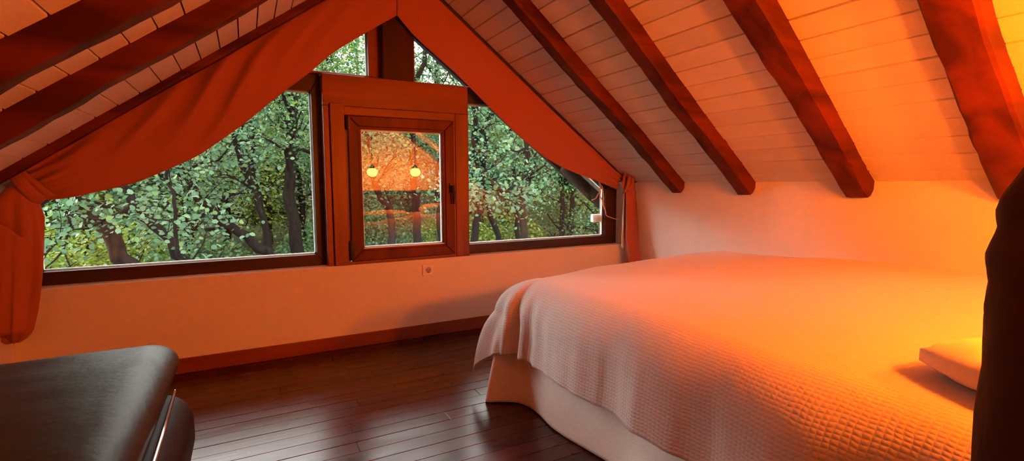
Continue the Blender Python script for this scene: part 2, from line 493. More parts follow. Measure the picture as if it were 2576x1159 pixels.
# casement window
cas = struct(MB().box(.606, 1.398, .0, .06, .582, .602).box(.606, 1.398, .0, .06, 1.60, 1.655)
             .box(.606, .618, .0, .06, .6, 1.6).box(1.384, 1.398, .0, .06, .6, 1.6).build('window_5', M['frame_x'], bevel=.003))
def ring(x0, x1, z0, z1, w, y0, y1):
    m = MB()
    for P in ([(x0,z0),(x1,z0),(x1-w,z0+w),(x0+w,z0+w)], [(x1,z0),(x1,z1),(x1-w,z1-w),(x1-w,z0+w)],
              [(x1,z1),(x0,z1),(x0+w,z1-w),(x1-w,z1-w)], [(x0,z1),(x0,z0),(x0+w,z0+w),(x0+w,z1-w)]):
        m.prism_xz(P, y0, y1)
    return m
sash = ring(.622, 1.380, .606, 1.596, .070, -.022, .04).build('sash', M['frame'], cas, bevel=.006)
ring(.690, 1.312, .674, 1.528, .018, -.010, .035).build('glazing_bead', M['frame'], sash, bevel=.003)
M_in = dict(x0=.706, x1=1.296, z0=.690, z1=1.512)
MB().box(M_in['x0'], M_in['x1'], .012, .018, M_in['z0'], M_in['z1']).build('pane', M['glass_double'], sash)
ring(M_in['x0'], M_in['x1'], M_in['z0'], M_in['z1'], .012, .020, .032).build('glass_spacer', M['spacer'], sash)
MB().box(.706, 1.296, -.012, -.004, .688, .694).build('drip_bead', M['spacer'], sash)
for z0, z1 in ((1.50, 1.59), (.62, .745)):
    hb = MB().tube([(.614, -.028, z0), (.614, -.028, z1)], .0095, 10)
    hb.tube([(.614, -.028, z0-.006), (.614, -.028, z0)], .006, 10).tube([(.614, -.028, z1), (.614, -.028, z1+.006)], .006, 10)
    hb.box(.604, .640, -.024, -.018, z0+.005, z1-.005)
    hb.build('hinge', M['metal_dark'], sash, smooth=False)
# lever handle on the right stile
hx, hz = 1.352, 1.105
hm = MB().box(hx-.015, hx+.015, -.032, -.020, hz-.035, hz+.035)
hm.tube([(hx, -.03, hz+.012), (hx, -.062, hz+.012)], .010, 12)
hm.tube([(hx, -.062, hz+.020), (hx+.001, -.066, hz-.01), (hx+.006, -.064, hz-.06), (hx+.006, -.060, hz-.118)], [.011, .012, .010, .009], 12)
hm.build('handle', M['metal_dark'], sash, bevel=.003)

# roof overhang seen through the right pane
struct(MB().prism_xz([(1.0, slope_line(1.0, -.01)), (3.45, slope_line(3.45, -.01)), (3.45, slope_line(3.45, .13)), (1.0, slope_line(1.0, .13))], .58, .63).build('roof_edge', M['eave']))
struct(MB().prism_xz([(.93, slope_line(.93, -.01)), (-1.5, slope_line(-1.5, -.01)), (-1.5, slope_line(-1.5, .13)), (.93, slope_line(.93, .13))], .58, .63).build('roof_edge', M['eave']))
rb = MB().tube([(2.62, .36, 1.28), (2.95, .38, 1.03), (3.3, .40, .80)], [.045, .055, .055], 12).build('roof_beam', M['eave'], smooth=True)
struct(rb)

# ------------------------------------------------------------------ rafters
def log_beam(p0, p1, w, d, seed, side, n=46, name='rafter', bulge=.1):
    """rough squared log hung under the slope. p0 low end, p1 ridge end; w along y, d below the ceiling"""
    p0, p1 = Vector(p0), Vector(p1)
    t = (p1-p0).normalized(); yv = Vector((0,1,0)); nrm = t.cross(yv)
    if nrm.z > 0: nrm = -nrm                       # points down, out of the ceiling
    prof = [(-1, -.35), (-1, .2), (-1.01, .6), (-1, .86), (-.86, .99), (-.45, 1.02), (.0, 1.0), (.45, 1.02), (.86, .99), (1, .86), (1.01, .6), (1, .2), (1, -.35)]
    vs = []; fs = []; m = len(prof)
    L = (p1-p0).length
    knots = [(random.Random(seed+k).uniform(.1, .9)*L, random.Random(seed*3+k).choice([-1, 1])) for k in range(4)]
    for i in range(n+1):
        s = L*i/n; c = p0 + t*s
        sw = 1 + bulge*nz(s*1.7, seed*3.1) + .05*nz(s*6, seed*1.7)
        sh = 1 + bulge*nz(s*1.9, seed*7.3, 5) + .05*nz(s*7, seed*2.3, 9)
        oy = .020*nz(s*.9, seed*5.7, 2)
        for k, (a, b) in enumerate(prof):
            r = .035*nz(s*9, k*1.3, seed) + .02*nz(s*22, k*2.1, seed)
            kb = sum(.10*math.exp(-((s-ks)/.045)**2) for ks, sd in knots if sd*a > .5 and b > .3)
            vs.append(c + yv*(oy + (a*(sw+kb+r))*w/2) + nrm*(b*d*(sh+r+kb*.4)))
    for i in range(n):
        for k in range(m-1):
            q = (i*m+k, i*m+k+1, (i+1)*m+k+1, (i+1)*m+k)
            fs.append(q)
    for i in range(n):
        fs.append((i*m+m-1, i*m, (i+1)*m, (i+1)*m+m-1))
    fs.append(tuple(range(m-1, -1, -1))); fs.append(tuple(n*m+k for k in range(m)))
    o = new_obj(name, vs, fs, M['rafter'], smooth=True)
    bm = bmesh.new(); bm.from_mesh(o.data); bmesh.ops.recalc_face_normals(bm, faces=bm.faces); bm.to_mesh(o.data); bm.free()
    md = o.modifiers.new('edge', 'EDGE_SPLIT'); md.split_angle = math.radians(33)
    return o
ordn = ['nearest the gable window', 'second from the gable window', 'third from the gable window', 'thickest, beside the rough post', 'over the bed head', 'behind the camera']
RW = [(.105, .085), (.115, .088), (.135, .092), (.160, .10), (.13, .09), (.13, .09)]
R_LOW = [-.632, -1.245, -1.965, -2.632, -3.35]; R_TOP = [-.82, -1.44, -2.11, -2.755, -3.45]
for i, yc in enumerate(RAFTER_R[:5]):
    w, d = RW[i]
    o = log_beam((XR+.02, R_LOW[i], zceil(XR+.02)), (XC+.03, R_TOP[i], zceil(XC+.03)), w, d, 11+i*7, 1, bulge=.10+.05*(i >= 2))
    tag(o, 'dark red-brown log rafter on the right ceiling slope, ' + ordn[i], 'rafter', 'rafters of the right slope')
ordl = ['against the gable above the curtain', 'second from the gable', 'third from the gable', 'further back', 'further back', 'further back', 'further back']
LW = [(.052, .040), (.085, .088), (.088, .092), (.12, .09), (.12, .09), (.12, .09), (.12, .09)]
for i, yc in enumerate(RAFTER_L[:4]):
    w, d = LW[i]
    y_low = yc - (.075 if i == 0 else .0); y_top = yc + (.055 if i == 0 else 0)
    o = log_beam((XL-.02, y_low, zceil(XL-.02)), (XC-.03, y_top, zceil(XC-.03)), w, d, 71+i*5, -1)
    tag(o, 'dark red-brown log rafter on the left ceiling slope, ' + ordl[i], 'rafter', 'rafters of the left slope')
# thin dark strip along the right slope against the gable
st = MB().prism_xz([(XR-.03, zceil(XR-.03)+.004), (XC+.02, zceil(XC+.02)+.004), (XC+.02, zceil(XC+.02)-.030), (XR-.03, zceil(XR-.03)-.030)], -.050, -.022)
struct(st.build('trim_6', M['frame_dark'], bevel=.003))

# ------------------------------------------------------------------ curtains
def cloth_grid(name, nu, nv, fn, mat, parent=None, thick=.003, cut=None):
    vs = []; fs = []
    for j in range(nv+1):
        for i in range(nu+1):
            vs.append(fn(i/nu, j/nv))
    for j in range(nv):
        for i in range(nu):
            a = j*(nu+1)+i
            fs.append((a, a+1, a+nu+2, a+nu+1))
    o = new_obj(name, vs, fs, mat, parent, smooth=True)
    md = o.modifiers.new('thick', 'SOLIDIFY'); md.thickness = thick; md.offset = 0
    return o

def poly_fn(pts):
    P = np.array(pts, float)
    d = np.r_[0, np.cumsum(np.hypot(*np.diff(P, axis=0).T))]; d /= d[-1]
    return lambda u: (float(np.interp(u, d, P[:, 0])), float(np.interp(u, d, P[:, 1])))

# left curtain: swag along the left slope, gathered at the low end, then a hanging tail
upL = poly_fn([tuple(p) for p in smooth_path([(-1.00, 1.235), (-.76, 1.415), (-.41, 1.675), (.22, 2.10), (.54, 2.335), (.972, 2.64)], 60)])
loL = poly_fn([tuple(p) for p in smooth_path([(-.955, 1.062), (-.88, 1.058), (-.545, 1.147), (-.234, 1.308), (.022, 1.517), (.216, 1.698), (.395, 1.848), (.532, 1.985), (.777, 2.158), (.968, 2.288)], 60)])
cl = empty('curtain', (-.98, -.06, 1.2), 'long terracotta curtain swagged along the left roof slope, its tail hanging at the picture edge', 'curtain', 'curtains framing the gable window')
def swagL(u, v):
    a, b = upL(u), loL(u)
    x = a[0] + (b[0]-a[0])*v; z = a[1] + (b[1]-a[1])*v
    env = math.sin(PI*min(1, v*.95+.02))**.7 * (1 - .85*max(0, (u-.55)/.45)**.8)
    fold = (math.sin(19.0*(u*2.2 + v*.62) + 1.6*nz(u*4, v*2)) * .5 + .5)**1.6
    fold2 = math.sin(17*(u*1.5 + v*.5) + 2)*.5+.5
    gather = math.exp(-((u)/.10)**2)
    pl = .012*math.sin(v*26+u*9)*gather
    y = -.040 - env*(.022 + .048*fold*math.exp(-((u-.42)/.30)**2)*(1-.45*v) + .018*fold2) - pl - .02*gather
    return (x, y, z)
sw = cloth_grid('swag', 150, 50, swagL, M['curtain'], cl)
hem = MB().tube([swagL(i/80, 1.0) for i in range(81)], .0035, 6).build('hem', M['curtain'], sw, smooth=True)
# hanging tail: a bunched tube of cloth
def tailL(u, v):
    th = 2*PI*u
    z = 1.13 - v*.80
    w = np.interp(v, [0, .08, .2, .45, .62, .8, .93, .97, 1], [.045, .080, .095, .095, .085, .075, .062, .046, .015])
    d = np.interp(v, [0, .15, .5, .93, 1], [.035, .055, .06, .045, .012])
    cx = np.interp(v, [0, .1, .25, .5, .75, 1], [-1.01, -1.03, -1.036, -1.045, -1.065, -1.085])
    f = .010*math.sin(5*th+v*3) + .005*math.sin(9*th-v*5)
    k = min(1, v*5)
    return (float(cx + (w+f*k)*math.cos(th)), float(-.118 + (d+f*k)*math.sin(th)), z)
nu_, nv_ = 60, 40
vs = [tailL(i/nu_, j/nv_) for j in range(nv_+1) for i in range(nu_)]
fs = [(j*nu_+i, j*nu_+(i+1) % nu_, (j+1)*nu_+(i+1) % nu_, (j+1)*nu_+i) for j in range(nv_) for i in range(nu_)]
fs.append(tuple(nv_*nu_+i for i in range(nu_))); fs.append(tuple(range(nu_-1, -1, -1)))
new_obj('tail', vs, fs, M['curtain'], cl, smooth=True)
# overlapping outer fold on the tail
def foldL(u, v):
    z = .86 - .47*v
    x = -1.10 + .145*u*(1-.25*v) + .012*math.sin(6*u)
    return (x - .02*v, -.188 - .018*math.sin(PI*u) - .006*math.sin(9*u+v*2), z + .17*(1-u)*(1-v)*.6)
cloth_grid('outer_fold', 24, 24, foldL, M['curtain'], cl)
def band(name, pts, w, mat, parent, seed=0, t=.006, turns=3):
    """flat cloth band with lengthwise pleats, following pts, width along wdir"""
    P = smooth_path(pts, 26, 2)
    m = MB(); vs = []; fs = []; n = 9
    for i, p in enumerate(P):
        tdir = Vector(P[min(i+1, len(P)-1)] - P[max(i-1, 0)]).normalized()
        wd = tdir.cross(Vector((0, -1, 0))).normalized()
        for k in range(n):
            a = k/(n-1)*2-1
            ww = w*(1+.12*nz(i*.3, seed))
            vs.append(Vector(p) + wd*a*ww/2 + Vector((0, -1, 0))*(.010*(1-a*a) + .004*math.sin(a*turns*PI + i*.15)))
    for i in range(len(P)-1):
        for k in range(n-1):
            a0 = i*n+k; fs.append((a0, a0+1, a0+n+1, a0+n))
    o = new_obj(name, vs, fs, mat, parent, smooth=True)
    md = o.modifiers.new('t', 'SOLIDIFY'); md.thickness = t; md.offset = 0
    return o
band('tie', [(-1.065, -.10, 1.262), (-1.03, -.14, 1.215), (-.985, -.17, 1.14), (-.945, -.155, 1.075), (-.925, -.10, 1.055)], .055, M['curtain'], cl, 1)
band('tie', [(-1.05, -.11, 1.25), (-.99, -.13, 1.19), (-.93, -.135, 1.12), (-.895, -.10, 1.07)], .035, M['curtain'], cl, 2)
o = MB().lathe([(.006, 0), (.006, -.05), (.018, -.055), (.020, -.065), (.012, -.072), (.002, -.074)], (-1.065, -.055, 1.262), 'y', 16)
tag(o.build('curtain_hook', M['metal_dark'], smooth=True), 'dark knob hook holding the left curtain tie at the low end of its slope', 'hook', 'curtain hooks')

# right curtain
upR = poly_fn([tuple(p) for p in smooth_path([(.972, 2.64), (1.299, 2.438), (1.559, 2.240), (1.892, 1.985), (2.261, 1.712), (2.669, 1.411), (2.955, 1.205)], 60)])
loR = poly_fn([tuple(p) for p in smooth_path([(.968, 2.288), (1.09, 2.161), (1.397, 1.943), (1.645, 1.733), (1.895, 1.534), (2.144, 1.358), (2.358, 1.258), (2.66, 1.166), (2.905, 1.082)], 60)])
cr = empty('curtain', (2.95, -.06, 1.15), 'terracotta curtain stretched along the right roof slope and tied back beside the bed', 'curtain', 'curtains framing the gable window')
def swagR(u, v):
    a, b = upR(u), loR(u)
    x = a[0] + (b[0]-a[0])*v; z = a[1] + (b[1]-a[1])*v
    env = math.sin(PI*min(1, v*.95+.02))**.8
    fold = math.sin(8.0*(v*.9 - u*.7) + 1.3*nz(u*3, v*2, 4))*.5+.5
    gather = math.exp(-((1-u)/.12)**2)
    y = -.042 - env*(.008 + .026*fold*(.3+.7*u)) - .014*gather*math.sin(v*24+u*11) - .015*gather
    return (x, y, z)
swr = cloth_grid('swag', 150, 40, swagR, M['curtain'], cr)
MB().tube([swagR(i/80, 1.0) for i in range(81)], .0035, 6).build('hem', M['curtain'], swr, smooth=True)
# tail: folded cloth sheet hanging from the tie
def tailR(u, v):
    z = 1.17 - v*.84
    w = np.interp(v, [0, .06, .15, .4, .75, 1], [.10, .11, .12, .14, .18, .24])
    cx = np.interp(v, [0, .2, .5, .8, 1], [2.975, 2.978, 2.984, 2.975, 2.965])
    cy = np.interp(v, [0, .25, .6, 1], [-.125, -.145, -.175, -.285])
    a = (u-.5)
    y = cy - a*w*1.0 + .010*math.sin(u*11+v*3)*min(1, v*4)
    x = cx + a*w*.30 + .016*math.sin(u*9 + v*2.0) - .020*math.cos(a*PI)
    return (float(min(x, XR-.012)), float(y), z)
cloth_grid('tail', 40, 40, tailR, M['curtain'], cr)
def liningR(u, v):
    z = 1.10 - v*(.57 - .05*abs(u-.5)*2)
    x = 2.985 - .035*u + .008*math.sin(u*7+v*3)
    y = -.050 - .055*u*(1-.2*v) + .006*math.sin(u*8)
    return (min(x, XR-.012), y, z + .03*u*v)
cloth_grid('lining', 24, 30, liningR, M['lining'], cr)
band('tie', [(2.985, -.115, 1.245), (2.955, -.165, 1.19), (2.93, -.175, 1.12), (2.925, -.150, 1.065), (2.935, -.10, 1.05)], .032, M['curtain'], cr, 5)
band('tie', [(3.0, -.125, 1.235), (2.985, -.175, 1.185), (2.965, -.185, 1.12), (2.945, -.150, 1.06)], .024, M['curtain'], cr, 6)
band('tie', [(2.95, -.11, 1.235), (2.915, -.135, 1.17), (2.905, -.130, 1.09)], .022, M['curtain'], cr, 8)
for k, (hx_, hy_, hz_, lb) in enumerate([(2.985, -.075, 1.20, 'dark knob hook on the right slope just above the right curtain tie'),
                           (3.005, -.165, 1.165, 'dark knob hook at the wall top just behind the right curtain tail')]):
    m = MB()
    top = zceil(hx_)
    m.tube([(hx_, hy_, top-.002), (hx_, hy_, top-.028)], .006, 10)
    m.lathe([(.006, .0), (.022, -.004), (.026, -.010), (.016, -.017), (.002, -.020)], (hx_, hy_, top-.024), 'z', 16)
    tag(m.build('curtain_hook', M['metal_dark'], smooth=True), lb, 'hook', 'curtain hooks')

# cord and small white box on the right frame
m = MB()
def cyl_curve(pts, r=.004): m.tube([tuple(p) for p in smooth_path(pts, 30, 3)], r, 6)
cyl_curve([(2.80, .075, 1.17), (2.815, .070, 1.12), (2.83, .075, 1.06), (2.815, .07, 1.02), (2.85, .075, .98), (2.84, .07, .955), (2.865, .075, .93)], .0055)
cyl_curve([(2.83, .075, 1.06), (2.80, .07, 1.045), (2.775, .075, 1.00), (2.735, .08, .985)], .0045)
cyl_curve([(2.865, .075, .95), (2.835, .07, .97), (2.86, .07, .935), (2.885, .075, .90), (2.90, .085, .84), (2.96, .085, .82), (3.02, .07, .80), (3.03, .05, .82)], .004)
cyl_curve([(2.80, .075, 1.16), (2.84, .065, 1.10), (2.86, .07, 1.0), (2.85, .065, .95), (2.87, .07, .90)], .0045)
tag(m.build('cord', M['cord'], smooth=True), 'tangled pale cord hanging on the right window frame below the tied curtain', 'cord')
bx = MB().box(2.80, 2.905, .150, .185, .780, .852).build('sensor_box', M['plastic_white'], bevel=.008, seg=3)
tag(bx, 'small white plastic box behind the lower right corner of the right pane', 'box')

# wall socket
sx, sz = 1.166, .500
sk = MB().box(sx-.042, sx+.042, -.011, -.0003, sz-.042, sz+.042).build('wall_socket', M['plastic_white'], bevel=.004, seg=3)
tag(sk, 'white round-pin wall socket low on the wall under the casement', 'socket')
MB().lathe([(.0285, -.0115), (.0285, -.016), (.0245, -.016), (.0230, -.0125), (.0005, -.0120)], (sx, 0, sz), 'y', 32).build('socket_ring', M['plastic_white'], sk, smooth=False)
MB().lathe([(.0205, -.0122), (.0205, -.0126), (.0003, -.0126)], (sx, 0, sz), 'y', 28).build('socket_well', principled('socket_well', (.35, .32, .28), .5), sk)
for dx in (-.0095, .0095):
    MB().lathe([(.0030, -.0124), (.0030, -.0134), (.0003, -.0134)], (sx+dx, 0, sz), 'y', 12).build('pin_hole', M['plastic_hole'], sk)
MB().box(sx-.003, sx+.003, -.0165, -.0124, sz-.021, sz-.012).build('earth_clip', M['metal_dark'], sk)

# ------------------------------------------------------------------ bed
BX0, BX1, BY0, BY1 = 1.225, 2.80, -1.235, -3.60       # left, right, foot, head
bed = empty('bed', (2.0, -2.3, 0), 'low double bed with a cream fabric skirt standing before the right wall', 'bed')
mt = MB().box(BX0+.05, BX1-.05, BY1, BY0-.05, .30, .60)
mt.build('mattress', M['mattress'], bed, bevel=.05, seg=4)
MB().box(BX0+.06, BX1-.06, BY1, BY0-.06, .06, .295).build('bed_base', M['mattress'], bed, bevel=.01)
for lx in (BX0+.15, BX1-.15):
    for ly in (BY0-.15, BY1+.15):
        MB().tube([(lx, ly, 0), (lx, ly, .06)], .025, 12).build('leg', M['metal_dark'], bed)
# skirt: left side, foot corner flare, foot side
sk_path = [(1.235, -3.58), (1.235, -2.6), (1.245, -2.1), (1.230, -1.85), (1.212, -1.65), (1.212, -1.5), (1.205, -1.40), (1.185, -1.335), (1.12, -1.295), (1.055, -1.268), (1.075, -1.225), (1.16, -1.195), (1.3, -1.215), (1.7, -1.20), (2.2, -1.205), (2.78, -1.20)]
SP_ = smooth_path(sk_path, 240, 2)
def skirt(u, v):
    i = u*239; k = int(min(i, 238)); f = i-k
    p = SP_[k]*(1-f)+SP_[k+1]*f
    # pulls in to the base towards the top
    tx, ty = min(max(p[0], BX0+.03), BX1-.03), min(p[1], BY0-.03)
    tx = BX0+.03 if u < .58 else tx
    b = 1-v
    w = .012*math.sin(u*46 + .8*nz(u*9))*v
    kv = .62 + .38*v**.6
    x = p[0]*kv + tx*(1-kv) - w; y_ = p[1]*kv + ty*(1-kv) + w*.5
    return (x, y_, .335 - .329*v)
cloth_grid('skirt', 260, 24, skirt, M['skirt'], bed)
hb = MB().box(1.10, 3.03, YP+.004, YP+.05, .0, 1.02)
hbo = hb.build('headboard', M['headboard'], bed, bevel=.01)
MB().box(1.085, 3.035, YP+.003, YP+.075, 1.02, 1.045).build('cap_rail', M['headboard'], hbo, bevel=.005)

# bedspread: one cloth over a rounded box with a free corner at the foot
RX0, RX1, RY0, RY1 = BX0+.13, BX1-.085, BY0-.125, BY1+.05
R_ = .185
def ztop(x, y_):
    t = min(1, max(0, (-1.3-y_)/1.2)); cx = (x-RX0)/(RX1-RX0); cx = min(1, max(0, cx))
    s_ = t*t*(3-2*t)
    z = .640 + .052*math.sin(PI*cx*.62) + s_*(.004 + .056*cx**1.5)
    z += .007*nz(x*2.1, y_*2.1, 7) + .004*nz(x*5, y_*5, 3)
    return z
def spread_pt(s, t):
    """s,t cloth coordinates in metres (x,y unfolded)"""
    qx, qy = min(max(s, RX0), RX1), min(max(t, RY1), RY0)
    dx, dy = s-qx, t-qy
    d = math.hypot(dx, dy)
    zt = ztop(qx, qy)
    if d < 1e-6:
        return (s, t, zt)
    nx, ny = dx/d, dy/d
    corner = abs(2*nx*ny)                       # 0 on sides, 1 on the diagonal
    q = PI/2*R_
    if d < q:
        a = d/R_; hx_, vz = R_*math.sin(a)*(1+.42*corner), R_*(1-math.cos(a))
    else:
        e = d-q
        hx_, vz = R_*(1+.42*corner) + .085*corner*(1-math.exp(-e/.12)) + .08*e, R_ + e*(.985-.06*corner)
    # folds hanging from the shoulder
    k = min(1, max(0, (d-.08)/.30))
    side = s if abs(ny) > abs(nx) else t
    along = (qx*1.0 + qy*1.0) 
    ang = math.atan2(ny, nx)
    f = k*(.013*math.sin(along*9.5 + 1.7*nz(along*2.3, 1)) + .010*nz(along*7, d*2, 2) + .006*nz(along*17, d*3, 8))
    near = min(1, max(0, (-1.9-t)/.7))
    f += k*near*.045*math.sin(along*12+.9*nz(along*4, 5))
    f += k*corner*(.034*math.sin(ang*8.5+.7))
    kc = math.exp(-((t-RY0)/.22)**2)*(1-corner)
    f += k*kc*.016*math.sin(t*52+1.0)
    # shallow crease lines of the duvet under it
    return (qx + nx*(hx_+f), qy + ny*(hx_+f), zt - vz + .3*f*0)
OH = .475
s0, s1, t0, t1 = RX0-OH, RX1+OH, RY0+OH, RY1-.02
NS, NT = 250, 270
vs = []; uvs = []
for j in range(NT+1):
    t = t0 + (t1-t0)*j/NT
    for i in range(NS+1):
        s = s0 + (s1-s0)*i/NS
        dd = 0
        # hem not quite even
        ss = s
        p = spread_pt(ss, t)
        x, y_, z = p
        x = min(x, XR-.02)
        if y_ > -.03: y_ = -.03
        z = max(z, .02)
        vs.append((x, y_, z)); uvs.append((s, t))
# small raised puckers of the weave in real relief
nrm_amp = .0006
V = np.array(vs); U = np.array(uvs)
V[:, 2] += nrm_amp*np.sin(U[:, 0]*2*PI/.052)*np.sin(U[:, 1]*2*PI/.068)*np.clip((U[:, 0]-s0)/.3, 0, 1)
fs = []
for j in range(NT):
    for i in range(NS):
        a = j*(NS+1)+i
        fs.append((a, a+NS+1, a+NS+2, a+1))
bs = new_obj('bedspread', V, fs, M['spread'], smooth=True, uvs=uvs)
md = bs.modifiers.new('thick', 'SOLIDIFY'); md.thickness = .005; md.offset = 1
tag(bs, 'pale waffle-weave bedspread draped over the double bed, hanging to a point at the foot', 'bedspread')

# pillows
def pillow(name, c, sx_, sy_, h_, rz, tilt, flange, label, seed=0):
    n = 36; vs = []; fs = []
    Rm = Matrix.Translation(c) @ Matrix.Rotation(rz, 4, 'Z') @ Matrix.Rotation(tilt, 4, 'X')
    def shape(u, v, side):
        a, b = u*2-1, v*2-1
        pin = 1 - .06*(1-abs(b)**2)*abs(a)**6
        pin2 = 1 - .06*(1-abs(a)**2)*abs(b)**6
        th = max(.22, (max(0, 1-abs(a)**3.2)*max(0, 1-abs(b)**3.2))**.42)
        ed = max(abs(a), abs(b))**14
        wr = (.012*nz(a*3+seed, b*3, side) + .008*nz(a*8, b*8+seed, side))*(1-ed)
        z = side*(th*h_/2) + wr + .006
        rc = 1-.06*(a*a*b*b)**2
        return Rm @ Vector((a*rc*sx_/2*pin2, b*rc*sy_/2*pin, z))
    for side in (1, -1):
        base = len(vs)
        for j in range(n+1):
            for i in range(n+1):
                vs.append(shape(i/n, j/n, side))
        for j in range(n):
            for i in range(n):
                a0 = base+j*(n+1)+i; q = (a0, a0+1, a0+n+2, a0+n+1)
                fs.append(q if side > 0 else q[::-1])
    rim = [i for i in range(n)] + [n+(n+1)*j for j in range(n)] + [n*(n+1)+n-i for i in range(n)] + [(n-j)*(n+1) for j in range(n)]
    off = (n+1)*(n+1)
    for q in range(len(rim)):
        a0, b0 = rim[q], rim[(q+1) % len(rim)]
        fs.append((a0, a0+off, b0+off, b0))
    o = new_obj(name, vs, fs, M['pillow'], smooth=True)
    bm = bmesh.new(); bm.from_mesh(o.data); bmesh.ops.remove_doubles(bm, verts=bm.verts, dist=.0006); bm.to_mesh(o.data); bm.free()
    tag(o, label, 'pillow', 'pillows at the bed head')
    return o
pillow('pillow', (1.655, -3.235, .702), .62, .44, .135, math.radians(-23), 0, .006, 'white pillow at the bed head, its near corner showing beside the dark rough post', 1)
pillow('pillow', (2.47, -3.22, .775), .60, .42, .15, math.radians(2), 0, .02, 'white pillow at the bed head on the side of the right wall', 5)

# ------------------------------------------------------------------ pendant lamps at the bed head
for k, (lx, ly, lz, lb) in enumerate([(1.550, -3.45, 1.304, 'glowing orange globe pendant lamp on the left in the casement reflection'),
                                      (2.161, -3.45, 1.309, 'glowing orange globe pendant lamp on the right in the casement reflection')]):
    root = empty('pendant_lamp', (lx, ly, lz), lb, 'lamp', 'pendant lamps over the bed head')
    MB().lathe([(.006, -.066), (.034, -.060), (.058, -.040), (.070, -.008), (.066, .020), (.046, .040), (.024, .048)], (lx, ly, lz), 'z', 20).build('bulb', M['bulb'], root, smooth=True)
    MB().lathe([(.020, .044), (.044, .048), (.040, .062), (.022, .085), (.008, .095)], (lx, ly, lz), 'z', 20).build('lamp_cap', M['metal_dark'], root, smooth=True)
    zc = zceil(lx)
    MB().tube([(lx, ly, lz+.09), (lx, ly, zc-.02)], .003, 8).build('cord', M['metal_dark'], root)
    MB().lathe([(.035, -.03), (.040, -.01), (.040, .006)], (lx, ly, zc), 'z', 20).build('ceiling_rose', M['metal_dark'], root)

# ------------------------------------------------------------------ rough post at the right edge
def post():
    n = 28; vs = []; fs = []
    st = []
    R0 = .115
    spec = [(0, 72.2, 1), (.5, 72.25, 1), (.72, 72.26, 1), (.85, 72.28, .98), (.92, 72.22, .97), (.955, 72.12, .98), (.99, 72.2, .96), (1.03, 71.98, .97), (1.05, 72.15, .93), (1.07, 72.48, .85), (1.095, 72.25, .85), (1.115, 72.45, .85), (1.137, 73.1, .86), (1.165, 73.85, .88), (1.25, 75.6, .9), (1.45, 78.5, .9), (1.75, 82, .95), (2.2, 86, 1), (2.66, 90, 1)]
    zs = sorted(set(list(np.linspace(0, .9, 24)) + list(np.linspace(.9, 1.25, 44)) + list(np.linspace(1.25, 2.62, 40))))
    cam = Vector((0, -3.5159))
    for z in zs:
        b = math.radians(np.interp(z, [s[0] for s in spec], [s[1] for s in spec]))
        r = R0*np.interp(z, [s[0] for s in spec], [s[2] for s in spec])
        rho = 1.02
        bc = b + math.asin(r/rho)
        cx, cy = cam.x + rho*math.sin(bc), cam.y + rho*math.cos(bc)
        for k in range(n):
            th = 2*PI*k/n
            rr = r*(1 + .04*nz(math.cos(th)*1.5, math.sin(th)*1.5, z*3) + .035*nz(math.cos(th)*4, math.sin(th)*4, z*11) + .02*nz(math.cos(th)*9, math.sin(th)*9, z*30))
            vs.append((cx + rr*math.cos(th), cy + rr*math.sin(th), z))
    m = len(zs)
    for i in range(m-1):
        for k in range(n):
            fs.append((i*n+k, i*n+(k+1) % n, (i+1)*n+(k+1) % n, (i+1)*n+k))
    fs.append(tuple(range(n-1, -1, -1))); fs.append(tuple((m-1)*n+k for k in range(n)))
    o = new_obj('wooden_post', vs, fs, M['post'], smooth=True)
    tag(o, 'rough dark tree-trunk post filling the right edge in front of the bed head', 'post')
    return o
post()

# ------------------------------------------------------------------ leather bench at the lower left
ot = empty('leather_bench', (-.68, -1.75, 0), 'black leather bench with rolled cushion edges and a chrome side strip, lower left', 'bench')
ZT = .462
def superbox(name, x0, x1, y0, y1, z0, z1, r, mat, parent, wr=0, dome=0, n=40):
    """box with generously rolled edges"""
    cx, cy, cz = (x0+x1)/2, (y0+y1)/2, (z0+z1)/2; hx_, hy_, hz_ = (x1-x0)/2, (y1-y0)/2, (z1-z0)/2
    bm = bmesh.new(); bmesh.ops.create_cube(bm, size=2)
    bmesh.ops.subdivide_edges(bm, edges=bm.edges[:], cuts=n, use_grid_fill=True)
    def warp(a):                 # gather vertices to the rolled edges
        return math.sin(a*PI/2)*.55 + a*.45
    for v in bm.verts:
        p = Vector((warp(v.co.x)*hx_, warp(v.co.y)*hy_, warp(v.co.z)*hz_))
        q = Vector((max(-hx_+r, min(hx_-r, p.x)), max(-hy_+r, min(hy_-r, p.y)), max(-hz_+min(r, hz_*.98), min(hz_-min(r, hz_*.98), p.z))))
        d = p-q
        rr = Vector((r, r, min(r, hz_*.98)))
        if d.length > 1e-9:
            dn = Vector((d.x/rr.x, d.y/rr.y, d.z/rr.z)); 
            mx_ = max(abs(dn.x), abs(dn.y), abs(dn.z))
            dn = dn.normalized()*mx_
            d = Vector((dn.x*rr.x, dn.y*rr.y, dn.z*rr.z))
        p = q+d
        if dome and p.z > 0:
            p.z += dome*(1-(p.x/hx_)**2)*(1-(p.y/hy_)**2)
        if wr:
            p += Vector((0,0,1))*wr*(nz(p.x*2.5, p.y*6, 3) + .6*nz(p.x*5, p.y*14, 8))*max(0, 1-(p.x/hx_)**4)
        v.co = p + Vector((cx, cy, cz))
    me = bpy.data.meshes.new(name); bm.to_mesh(me); bm.free()
    me.polygons.foreach_set('use_smooth', [True]*len(me.polygons)); me.materials.append(mat)
    o = bpy.data.objects.new(name, me); C.objects.link(o); o.parent = parent
    o.matrix_parent_inverse = Matrix.Translation(-parent.location)
    return o
superbox('cushion', -1.11, -.288, -2.52, -.905, .305, ZT, .115, M['leather'], ot, wr=.006, dome=.012)
